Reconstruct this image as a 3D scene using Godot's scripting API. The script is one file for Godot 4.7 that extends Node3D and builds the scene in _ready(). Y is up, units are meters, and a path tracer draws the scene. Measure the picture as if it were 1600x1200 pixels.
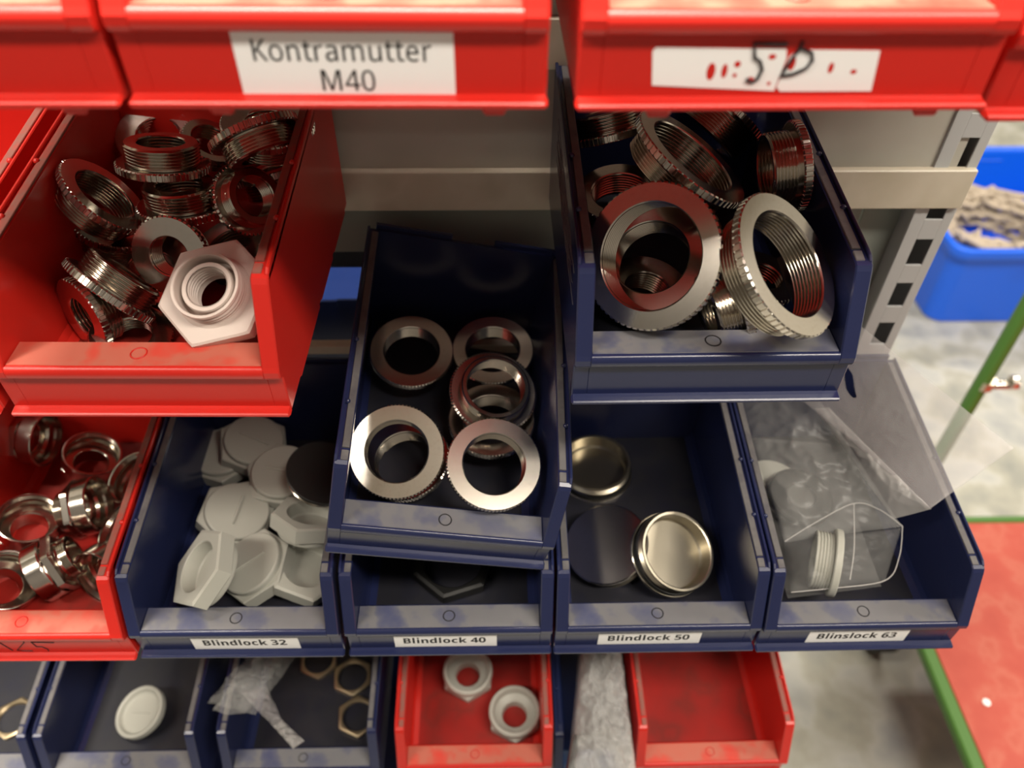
extends Node3D
# A rack of storage bins with cable gland parts. Sizes in the shape helpers are millimetres, places are metres.

const MM := 0.001
var M := {}
var used := {}
var mesh_cache := {}


class MB:
	var v := PackedVector3Array()
	var n := PackedVector3Array()
	func tri(a: Vector3, b: Vector3, c: Vector3, na: Vector3, nb: Vector3, nc: Vector3) -> void:
		if (b - a).cross(c - a).dot(na + nb + nc) > 0.0:
			v.append_array(PackedVector3Array([a, c, b]))
			n.append_array(PackedVector3Array([na, nc, nb]))
		else:
			v.append_array(PackedVector3Array([a, b, c]))
			n.append_array(PackedVector3Array([na, nb, nc]))
	func quad(a: Vector3, b: Vector3, c: Vector3, d: Vector3, na: Vector3, nb: Vector3, nc: Vector3, nd: Vector3) -> void:
		tri(a, b, c, na, nb, nc)
		tri(a, c, d, na, nc, nd)
	func flat(a: Vector3, b: Vector3, c: Vector3, d: Vector3, away: Vector3) -> void:
		var f := (c - a).cross(d - b)
		if f.length() < 1e-12:
			return
		f = f.normalized()
		if f.dot(away) < 0.0:
			f = -f
		quad(a, b, c, d, f, f, f, f)
	func done() -> ArrayMesh:
		var a := []
		a.resize(Mesh.ARRAY_MAX)
		a[Mesh.ARRAY_VERTEX] = v
		a[Mesh.ARRAY_NORMAL] = n
		var m := ArrayMesh.new()
		if v.size():
			m.add_surface_from_arrays(Mesh.PRIMITIVE_TRIANGLES, a)
		return m
	# a box with chamfered edges, corners lo and hi in metres
	func box(lo: Vector3, hi: Vector3, bev := 0.0004) -> void:
		var c := (lo + hi) * 0.5
		var h := (hi - lo) * 0.5
		bev = minf(bev, minf(h.x, minf(h.y, h.z)) * 0.6)
		var ax := [Vector3(1, 0, 0), Vector3(0, 1, 0), Vector3(0, 0, 1)]
		for i in 3:
			var u: Vector3 = ax[(i + 1) % 3]
			var w: Vector3 = ax[(i + 2) % 3]
			var e: Vector3 = ax[i]
			var hu: float = h[(i + 1) % 3]
			var hw: float = h[(i + 2) % 3]
			for s in [-1.0, 1.0]:
				var q: Vector3 = c + e * h[i] * s
				flat(q + u * (hu - bev) + w * (hw - bev), q - u * (hu - bev) + w * (hw - bev), q - u * (hu - bev) - w * (hw - bev), q + u * (hu - bev) - w * (hw - bev), e * s)
				for t in [-1.0, 1.0]:
					var p1: Vector3 = c + e * h[i] * s + u * (hu - bev) * t
					var p2: Vector3 = c + e * (h[i] - bev) * s + u * hu * t
					flat(p1 + w * (hw - bev), p1 - w * (hw - bev), p2 - w * (hw - bev), p2 + w * (hw - bev), e * s + u * t)
		for sx in [-1.0, 1.0]:
			for sy in [-1.0, 1.0]:
				for sz in [-1.0, 1.0]:
					var k := Vector3(sx, sy, sz)
					var nn := k.normalized()
					tri(c + k * Vector3(h.x, h.y - bev, h.z - bev), c + k * Vector3(h.x - bev, h.y, h.z - bev), c + k * Vector3(h.x - bev, h.y - bev, h.z), nn, nn, nn)
	# polygon of (z, y) millimetres swept along x from x0 to x1 millimetres, rims bevelled
	func sweep(pts: PackedVector2Array, x0: float, x1: float, bev := 0.5, soft := false) -> void:
		var p := pts.duplicate()
		if Geometry2D.is_polygon_clockwise(p):
			p.reverse()
		var k := p.size()
		var inn := PackedVector2Array()
		var side: Array[Vector2] = []
		for i in k:
			var t := (p[(i + 1) % k] - p[i]).normalized()
			side.append(Vector2(t.y, -t.x))
		for i in k:
			var a: Vector2 = side[(i + k - 1) % k]
			var b: Vector2 = side[i]
			var m := (a + b)
			m = m / maxf(m.dot(b), 0.35)
			inn.append(p[i] - m * bev)
		var out := side[0].dot(p[1] - p[k - 1])
		var pos := func(q: Vector2, x: float) -> Vector3: return Vector3(x, q.y, q.x) * 0.001
		for i in k:
			var j := (i + 1) % k
			var s: Vector2 = side[i]
			var nn := Vector3(0, s.y, s.x)
			var na := nn
			var nb := nn
			if soft:
				var sa: Vector2 = (side[(i + k - 1) % k] + s).normalized()
				var sb: Vector2 = (side[j] + s).normalized()
				na = Vector3(0, sa.y, sa.x)
				nb = Vector3(0, sb.y, sb.x)
			quad(pos.call(p[i], x0 + bev), pos.call(p[j], x0 + bev), pos.call(p[j], x1 - bev), pos.call(p[i], x1 - bev), na, nb, nb, na)
			for e in [[x0, x0 + bev, -1.0], [x1, x1 - bev, 1.0]]:
				flat(pos.call(p[i], e[1]), pos.call(p[j], e[1]), pos.call(inn[j], e[0]), pos.call(inn[i], e[0]), nn + Vector3(e[2], 0, 0))
		var ids := Geometry2D.triangulate_polygon(inn)
		for e in [[x0, -1.0], [x1, 1.0]]:
			var fn := Vector3(e[1], 0, 0)
			for i in range(0, ids.size(), 3):
				tri(pos.call(inn[ids[i]], e[0]), pos.call(inn[ids[i + 1]], e[0]), pos.call(inn[ids[i + 2]], e[0]), fn, fn, fn)
	# round body: profile points [radius, height, kind] millimetres, kind 0 round, 1 knurled, 2 hexagonal (radius = corner radius, fourth value = rounding limit)
	func lathe(prof: Array, seg := 72, teeth := 0) -> void:
		var ang := PackedFloat32Array()
		var low := PackedByteArray()
		if teeth:
			for i in teeth:
				for f in [0.0, 0.56, 0.66, 0.9]:
					ang.append((i + f) / teeth * TAU)
					low.append(1 if f > 0.6 else 0)
		else:
			for i in seg:
				ang.append(i * TAU / seg)
				low.append(0)
		var k := ang.size()
		var ring := []
		for q in prof:
			var row := PackedVector3Array()
			var kind: int = q[2] if q.size() > 2 else 0
			for i in k:
				var r: float = q[0]
				if kind == 1 and low[i]:
					r -= 0.75
				if kind == 2:
					var a := fposmod(ang[i], PI / 3.0) - PI / 6.0
					r = minf(r * cos(PI / 6.0) / cos(a), q[3] if q.size() > 3 else 1e6)
				row.append(Vector3(cos(ang[i]) * r, q[1], sin(ang[i]) * r) * 0.001)
			ring.append(row)
		for j in prof.size() - 1:
			var d := Vector2(prof[j + 1][0] - prof[j][0], prof[j + 1][1] - prof[j][1])
			if d.length() < 1e-6:
				continue
			d = d.normalized()
			var pn := Vector2(d.y, -d.x)
			var odd: bool = (prof[j].size() > 2 and prof[j][2] > 0) or (prof[j + 1].size() > 2 and prof[j + 1][2] > 0)
			var upright: bool = absf(pn.y) > 0.96
			for i in k:
				var i2 := (i + 1) % k
				var na := Vector3(cos(ang[i]) * pn.x, pn.y, sin(ang[i]) * pn.x)
				var nb := Vector3(cos(ang[i2]) * pn.x, pn.y, sin(ang[i2]) * pn.x)
				if odd and not upright:
					flat(ring[j][i], ring[j][i2], ring[j + 1][i2], ring[j + 1][i], na + nb)
				else:
					quad(ring[j][i], ring[j][i2], ring[j + 1][i2], ring[j + 1][i], na, nb, nb, na)
	# tube along points (metres)
	func tube(pts: PackedVector3Array, r: float, seg := 12, closed := false) -> void:
		var k := pts.size()
		var rows := []
		var norms := []
		var up := Vector3(0.13, 0.97, 0.21).normalized()
		for i in k:
			var t: Vector3
			if closed:
				t = (pts[(i + 1) % k] - pts[(i + k - 1) % k]).normalized()
			else:
				t = (pts[mini(i + 1, k - 1)] - pts[maxi(i - 1, 0)]).normalized()
			var a := t.cross(up)
			if a.length() < 0.05:
				a = t.cross(Vector3(1, 0, 0))
			a = a.normalized()
			var b := a.cross(t)
			up = b
			var row := PackedVector3Array()
			var nr := PackedVector3Array()
			for s in seg:
				var o := a * cos(s * TAU / seg) + b * sin(s * TAU / seg)
				row.append(pts[i] + o * r)
				nr.append(o)
			rows.append(row)
			norms.append(nr)
		for i in (k if closed else k - 1):
			var j := (i + 1) % k
			for s in seg:
				var z := (s + 1) % seg
				quad(rows[i][s], rows[i][z], rows[j][z], rows[j][s], norms[i][s], norms[i][z], norms[j][z], norms[j][s])
		if not closed:
			for e in [0, k - 1]:
				var t2: Vector3 = (pts[e] - pts[1 if e == 0 else k - 2]).normalized()
				for s in seg:
					tri(pts[e], rows[e][s], rows[e][(s + 1) % seg], t2, t2, t2)
	# sheet through a grid of points, with smooth normals; cells for which skip is true are left out
	func sheet(g: Array, skip = null) -> void:
		var h := g.size()
		var w: int = g[0].size()
		var nn := []
		for j in h:
			var row := PackedVector3Array()
			for i in w:
				var a: Vector3 = g[j][mini(i + 1, w - 1)] - g[j][maxi(i - 1, 0)]
				var b: Vector3 = g[mini(j + 1, h - 1)][i] - g[maxi(j - 1, 0)][i]
				row.append(a.cross(b).normalized())
			nn.append(row)
		for j in h - 1:
			for i in w - 1:
				if skip != null and skip.call((i + 0.5) / (w - 1), (j + 0.5) / (h - 1)):
					continue
				quad(g[j][i], g[j][i + 1], g[j + 1][i + 1], g[j + 1][i], nn[j][i], nn[j][i + 1], nn[j + 1][i + 1], nn[j + 1][i])


func numbered(called: String) -> String:
	if not used.has(called):
		used[called] = 0
		return called
	used[called] += 1
	return "%s_%03d" % [called, used[called]]


func thing(called: String, label: String, category: String, at: Transform3D, group := "") -> Node3D:
	var o := Node3D.new()
	o.name = numbered(called)
	add_child(o, true)
	o.transform = at
	tag(o, label, category, group)
	return o


func tag(o: Node, label: String, category: String, group := "") -> void:
	o.set_meta("label", label)
	o.set_meta("category", category)
	if group:
		o.set_meta("group", group)


func part(called: String, mesh: Mesh, mat: Material, parent: Node, label := "") -> MeshInstance3D:
	var o := MeshInstance3D.new()
	if parent == self:
		o.name = numbered(called)
	else:
		var nm := called
		var i := 0
		while parent.has_node(nm):
			i += 1
			nm = "%s_%03d" % [called, i]
		o.name = nm
	o.mesh = mesh
	o.material_override = mat
	parent.add_child(o, true)
	if label:
		o.set_meta("label", label)
	return o


func struct(called: String, mesh: Mesh, mat: Material) -> MeshInstance3D:
	var o := part(called, mesh, mat, self)
	o.set_meta("kind", "structure")
	return o


func at(p: Vector3, turn := 0.0) -> Transform3D:
	return Transform3D(Basis(Vector3.UP, turn), p)


func along(base: Vector3, axis: Vector3, spin: float) -> Transform3D:
	var y := axis.normalized()
	var x := y.cross(Vector3(0.31, 0.22, 0.93)).normalized()
	var z := x.cross(y)
	return Transform3D(Basis(x, y, z) * Basis(Vector3.UP, deg_to_rad(spin)), base)


func noise_tex(freq: float, ramp: Array, seed_: int, octaves := 4, size := 256, kind := FastNoiseLite.TYPE_SIMPLEX_SMOOTH) -> NoiseTexture2D:
	var f := FastNoiseLite.new()
	f.noise_type = kind
	f.frequency = freq
	f.seed = seed_
	f.fractal_octaves = octaves
	var t := NoiseTexture2D.new()
	t.width = size
	t.height = size
	t.seamless = true
	t.noise = f
	var g := Gradient.new()
	var off := PackedFloat32Array()
	var col := PackedColorArray()
	for q in ramp:
		off.append(q[0])
		col.append(q[1])
	g.offsets = off
	g.colors = col
	t.color_ramp = g
	return t


func mat(c: Color, rough: float, metal := 0.0, spec := 0.5) -> StandardMaterial3D:
	var m := StandardMaterial3D.new()
	m.albedo_color = c
	m.roughness = rough
	m.metallic = metal
	m.metallic_specular = spec
	return m


func textured(tex: Texture2D, scale: float, rough: float, metal := 0.0, world := false) -> StandardMaterial3D:
	var m := mat(Color.WHITE, rough, metal)
	m.albedo_texture = tex
	m.uv1_triplanar = true
	m.uv1_world_triplanar = world
	m.uv1_scale = Vector3.ONE * scale
	return m


func dusty(c: Color, dust: Color, seed_: int, rough := 0.55) -> StandardMaterial3D:
	return textured(noise_tex(0.009, [[0.0, c], [0.28, c.lerp(dust, 0.45)], [0.42, c.lerp(dust, 0.9)], [0.62, c.lerp(dust, 0.85)], [0.76, c.lerp(dust, 0.55)], [1.0, c.lerp(dust, 0.2)]], seed_, 5), 7.0, rough, 0.0, true)


func film(alpha: float, c := Color(0.9, 0.9, 0.9)) -> StandardMaterial3D:
	var m := mat(Color(c.r, c.g, c.b, alpha), 0.27)
	m.transparency = BaseMaterial3D.TRANSPARENCY_ALPHA
	m.cull_mode = BaseMaterial3D.CULL_DISABLED
	return m


func materials() -> void:
	var navy := Color(0.125, 0.15, 0.285)
	var red := Color(0.76, 0.135, 0.1)
	M.navy = mat(navy, 0.24)
	M.red = mat(red, 0.36)
	M.bright = mat(Color(0.02, 0.11, 0.3), 0.4)
	M.navy_dust = dusty(Color(0.24, 0.26, 0.4), Color(0.455, 0.45, 0.445), 3)
	M.navy_strip = textured(noise_tex(0.02, [[0.0, Color(0.26, 0.25, 0.28)], [0.5, Color(0.38, 0.37, 0.37)], [1.0, Color(0.33, 0.32, 0.34)]], 5), 9.0, 0.6)
	M.red_dust = dusty(Color(0.82, 0.2, 0.15), Color(0.7, 0.41, 0.34), 8)
	M.red_strip = textured(noise_tex(0.02, [[0.0, Color(0.6, 0.2, 0.16)], [0.5, Color(0.5, 0.32, 0.28)], [1.0, Color(0.66, 0.22, 0.18)]], 9), 9.0, 0.6)
	M.bright_dust = dusty(Color(0.05, 0.26, 0.58), Color(0.3, 0.36, 0.46), 12)
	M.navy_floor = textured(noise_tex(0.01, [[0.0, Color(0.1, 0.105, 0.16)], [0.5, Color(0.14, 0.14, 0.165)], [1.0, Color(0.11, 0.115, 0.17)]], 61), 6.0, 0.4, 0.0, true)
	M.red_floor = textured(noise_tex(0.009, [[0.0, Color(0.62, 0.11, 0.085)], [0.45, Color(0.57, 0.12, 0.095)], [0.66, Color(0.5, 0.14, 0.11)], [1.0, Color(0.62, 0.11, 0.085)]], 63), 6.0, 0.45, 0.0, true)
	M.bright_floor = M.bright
	M.mark = mat(Color(0.1, 0.09, 0.11), 0.6)
	M.nickel = textured(noise_tex(0.05, [[0.0, Color(0.77, 0.74, 0.7)], [0.5, Color(0.82, 0.79, 0.755)], [1.0, Color(0.79, 0.765, 0.73)]], 21), 25.0, 0.18, 1.0)
	M.nickel_thread = mat(Color(0.77, 0.74, 0.69), 0.17, 1.0)
	M.nickel_edge = mat(Color(0.76, 0.7, 0.64), 0.2, 1.0)
	M.nickel_dull = mat(Color(0.74, 0.71, 0.64), 0.3, 1.0)
	M.brass = mat(Color(0.74, 0.67, 0.55), 0.36, 1.0)
	M.dark_metal = mat(Color(0.36, 0.36, 0.36), 0.42, 1.0)
	M.rubber = mat(Color(0.03, 0.03, 0.03), 0.5)
	M.grey_plastic = mat(Color(0.68, 0.68, 0.645), 0.45)
	M.pink_plastic = mat(Color(0.8, 0.745, 0.71), 0.45)
	M.paper = mat(Color(0.93, 0.93, 0.93), 0.55)
	M.ink = mat(Color(0.035, 0.035, 0.045), 0.6)
	M.marker = mat(Color(0.05, 0.03, 0.06), 0.5)
	M.steel = textured(noise_tex(0.008, [[0.0, Color(0.66, 0.65, 0.61)], [0.5, Color(0.71, 0.7, 0.66)], [1.0, Color(0.68, 0.66, 0.61)]], 31), 3.0, 0.45)
	M.rail = textured(noise_tex(0.012, [[0.0, Color(0.72, 0.69, 0.61)], [0.5, Color(0.79, 0.76, 0.69)], [1.0, Color(0.74, 0.71, 0.63)]], 33), 4.0, 0.4)
	M.post = mat(Color(0.7, 0.71, 0.71), 0.4)
	M.sheet_green = mat(Color(0.52, 0.54, 0.51), 0.5)
	M.concrete = textured(noise_tex(0.012, [[0.0, Color(0.5, 0.51, 0.49)], [0.42, Color(0.62, 0.615, 0.57)], [0.6, Color(0.68, 0.68, 0.655)], [1.0, Color(0.57, 0.58, 0.58)]], 41, 5, 512), 0.9, 0.5, 0.0, true)
	M.red_deck = textured(noise_tex(0.014, [[0.0, Color(0.6, 0.2, 0.14)], [0.5, Color(0.63, 0.24, 0.175)], [0.7, Color(0.65, 0.31, 0.24)], [1.0, Color(0.61, 0.22, 0.15)]], 43, 5), 3.0, 0.5)
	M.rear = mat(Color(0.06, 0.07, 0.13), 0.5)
	M.green = mat(Color(0.24, 0.4, 0.14), 0.45)
	M.tub = mat(Color(0.03, 0.37, 0.9), 0.4)
	M.straw = textured(noise_tex(0.05, [[0.0, Color(0.5, 0.44, 0.38)], [0.5, Color(0.74, 0.69, 0.62)], [1.0, Color(0.62, 0.56, 0.48)]], 47), 14.0, 0.6)
	M.wall = mat(Color(0.78, 0.77, 0.73), 0.8)
	M.wall_dark = mat(Color(0.33, 0.32, 0.31), 0.8)
	M.ceiling = mat(Color(0.84, 0.83, 0.79), 0.8)
	M.film = film(0.4, Color(0.7, 0.685, 0.69))
	M.film_clear = film(0.1, Color(0.85, 0.85, 0.84))
	M.film_thin = film(0.2, Color(0.8, 0.8, 0.79))
	M.film_white = film(0.4, Color(0.86, 0.85, 0.84))
	M.lamp_glass = mat(Color(0.95, 0.95, 0.93), 0.4)
	M.lamp_glass.emission_enabled = true
	M.lamp_glass.emission = Color(1.0, 0.95, 0.86)
	M.lamp_glass.emission_energy_multiplier = 2.0
	M.lamp_body = mat(Color(0.85, 0.85, 0.84), 0.4)


func _ready() -> void:
	# camera, sky, exposure
	var cam := Camera3D.new()
	cam.name = "camera"
	var lens := CameraAttributesPhysical.new()
	lens.frustum_focal_length = 35.776
	lens.frustum_focus_distance = 0.46
	lens.exposure_aperture = 8.0
	cam.attributes = lens
	cam.fov = 52.132
	cam.near = 0.02
	cam.far = 60.0
	cam.transform = Transform3D(Basis(Vector3(0.9997, 0.0088, 0.0212), Vector3(0.0087, 0.7086, -0.7055), Vector3(-0.0212, 0.7055, 0.7084)), Vector3(0, 1.500, 0))
	add_child(cam)
	cam.current = true
	var we := WorldEnvironment.new()
	we.name = "world_environment"
	var env := Environment.new()
	env.background_mode = Environment.BG_COLOR
	env.background_color = Color(0.5, 0.55, 0.6)
	env.tonemap_mode = Environment.TONE_MAPPER_LINEAR
	env.tonemap_exposure = 0.5
	env.sdfgi_enabled = true
	env.ssao_enabled = true
	env.ssil_enabled = true
	we.environment = env
	add_child(we)
	materials()
	# lamps of the hall: [centre, length along x, width along z, power, label]
	for q in [[Vector3(-0.25, 2.75, -0.36), 1.2, 0.16, 2.5, "fluorescent ceiling lamp straight above the top row of bins"], [Vector3(1.1, 2.9, 0.5), 1.5, 0.26, 1.3, "fluorescent ceiling lamp above the aisle, facing the rack"], [Vector3(-1.55, 2.9, 0.5), 1.5, 0.26, 0.95, "fluorescent ceiling lamp above the aisle, leftmost of all"], [Vector3(2.9, 2.9, -0.6), 1.5, 0.26, 1.05, "fluorescent ceiling lamp above the red trolley"], [Vector3(2.4, 2.9, -3.0), 1.5, 0.26, 1.3, "fluorescent ceiling lamp above the open floor behind the rack"], [Vector3(4.6, 2.9, -1.8), 1.5, 0.26, 1.3, "fluorescent ceiling lamp farthest to the right, near the right wall"]]:
		lamp(q[0], q[1], q[2], q[3], q[4])
	hall()
	rack()
	bins()
	contents()
	bags()
	beyond()


const LAMP_POWER := 9.0

func lamp(c: Vector3, l: float, w: float, power: float, label: String) -> void:
	var t := thing("ceiling_lamp", label, "lamp", at(c), "ceiling lamps of the hall")
	var b := MB.new()
	b.box(Vector3(-l / 2 - 0.03, 0.0, -w / 2 - 0.02), Vector3(l / 2 + 0.03, 0.06, w / 2 + 0.02), 0.006)
	part("housing", b.done(), M.lamp_body, t)
	var g := MB.new()
	g.box(Vector3(-l / 2, -0.02, -w / 2), Vector3(l / 2, -0.001, w / 2), 0.006)
	part("diffuser", g.done(), M.lamp_glass, t)
	var a := AreaLight3D.new()
	a.name = "tube_light"
	a.area_size = Vector2(l, w)
	a.light_color = Color(1.0, 0.96, 0.9)
	a.light_energy = LAMP_POWER * power
	a.area_range = 20.0
	a.area_attenuation = 2.0
	a.shadow_enabled = true
	a.rotation_degrees.x = -90
	a.position.y = -0.03
	t.add_child(a)


func slab(called: String, lo: Vector3, hi: Vector3, m: Material) -> void:
	var b := MB.new()
	b.box(lo, hi, 0.002)
	struct(called, b.done(), m)


func hall() -> void:
	slab("floor", Vector3(-4, -0.1, -6), Vector3(6, 0, 1.3), M.concrete)
	slab("ceiling", Vector3(-4, 3.2, -6), Vector3(6, 3.3, 1.3), M.ceiling)
	slab("wall_back", Vector3(-4, 0, -6.1), Vector3(6, 3.2, -6), M.wall)
	slab("wall_light_block", Vector3(-4, 0, 1.3), Vector3(6, 3.2, 1.4), M.wall_dark)  # unseen wall, set near and dark to hold back low fill light
	slab("wall_left", Vector3(-4.1, 0, -6), Vector3(-4, 3.2, 1.3), M.wall)
	slab("wall_right", Vector3(6, 0, -6), Vector3(6.1, 3.2, 1.3), M.wall)


func rack() -> void:
	var t := thing("rack_frame", "light grey steel rack behind the bins with slotted right upright", "rack", at(Vector3(0, 0, 0)))
	# slotted upright: front face is a ladder of steel round the slots, with closed sides so that the slots look into the dark
	var b := MB.new()
	var z := -0.514
	var x0 := 0.3235
	b.box(Vector3(x0, 0.0, z - 0.0018), Vector3(0.3342, 1.95, z), 0.0003)
	b.box(Vector3(0.3478, 0.0, z - 0.0018), Vector3(0.3555, 1.95, z), 0.0003)
	var top := 1.232
	var y := top + 43.2 * MM * 16
	while y > 0.05:
		b.box(Vector3(0.334, y, z - 0.0018), Vector3(0.348, minf(y + 18.2 * MM, 1.95), z), 0.0002)
		y -= 43.2 * MM
	b.box(Vector3(x0, 0.0, z - 0.06), Vector3(x0 + 0.0018, 1.95, z - 0.0018), 0.0003)
	b.box(Vector3(0.3537, 0.0, z - 0.06), Vector3(0.3555, 1.95, z - 0.0018), 0.0003)
	b.box(Vector3(x0, 0.0, z - 0.062), Vector3(0.3555, 1.95, z - 0.06), 0.0003)
	part("upright", b.done(), M.post, t, "slotted light grey upright")
	var b2 := MB.new()
	b2.box(Vector3(-1.1555, 0.0, z - 0.062), Vector3(-1.124, 1.95, z), 0.0005)
	part("upright", b2.done(), M.post, t)
	# rails across, and the sheets behind
	for q in [[1.475, 1.508, -0.4875], [1.282, 1.315, -0.5105], [1.1762, 1.2085, -0.5095], [1.052, 1.0612, -0.4865], [0.752, 0.785, -0.491], [0.496, 0.529, -0.491]]:
		var r := MB.new()
		r.box(Vector3(-1.12, q[0], -0.5162 if q[0] > 1.1 else -0.4955), Vector3(0.3552 if q[0] < 1.2 and q[0] > 1.1 else 0.343 if q[0] > 1.2 else 0.3, q[1], q[2]), 0.0008)
		part("rail", r.done(), M.rail, t)
	var s := MB.new()
	s.box(Vector3(-1.12, 1.2, -0.522), Vector3(0.342, 1.52, -0.5165), 0.0004)
	part("back_sheet", s.done(), M.steel, t)
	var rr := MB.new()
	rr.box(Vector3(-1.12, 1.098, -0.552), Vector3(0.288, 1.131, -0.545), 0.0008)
	part("rear_shade_strip", rr.done(), M.rear, t, "added dark blue strip standing in for a shaded rim")  # added strip, its dark colour stands in for a rim in shadow
	var s2 := MB.new()
	s2.box(Vector3(-1.12, 1.129, -0.53), Vector3(0.288, 1.2, -0.5245), 0.0004)
	part("lower_sheet", s2.done(), M.sheet_green, t)
	var s3 := MB.new()
	s3.box(Vector3(0.293, 0.9, -0.536), Vector3(0.3235, 1.2, -0.531), 0.0004)
	part("side_sheet", s3.done(), M.sheet_green, t)


# one storage bin; w = half width, origin at the middle of the front bottom edge
func make_bin(called: String, label: String, where: Transform3D, colour: String, w := 75.0, group := "storage bins on the rack") -> Node3D:
	var t := thing(called, label, "bin", where, group)
	var key := "bin%s" % w
	if not mesh_cache.has(key):
		mesh_cache[key] = bin_meshes(w)
	var s: Dictionary = mesh_cache[key]
	var m: Material = M[colour]
	part("body", s.body, m, t)
	part("front_lip", s.lip, m, t)
	part("inner_floor", s.pan, M[colour + "_floor"], t, "darker mottled inner floor")  # floor plate in a darker, mottled tone than the walls
	part("label_ledge", s.ledge, M[colour + "_dust"], t, "dusty front ledge")
	for k in 2:
		part("side_rim", s.strip[k], M[colour + "_strip"] if M.has(colour + "_strip") else m, t, "dusty rim strip")
	for k in s.pegs.size():
		part("rim_peg", s.pegs[k], m, t)
	part("mould_ring", s.ring, M.mark if colour == "navy" else M[colour + "_ring"] if M.has(colour + "_ring") else m, t)
	for k in 2:
		part("hanging_lip", s.lips[k], m, t)
	for k in s.feet.size():
		part("side_foot", s.feet[k], m, t)
	for k in 2:
		part("stacking_tab", s.tabs[k], m, t)
	return t


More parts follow.
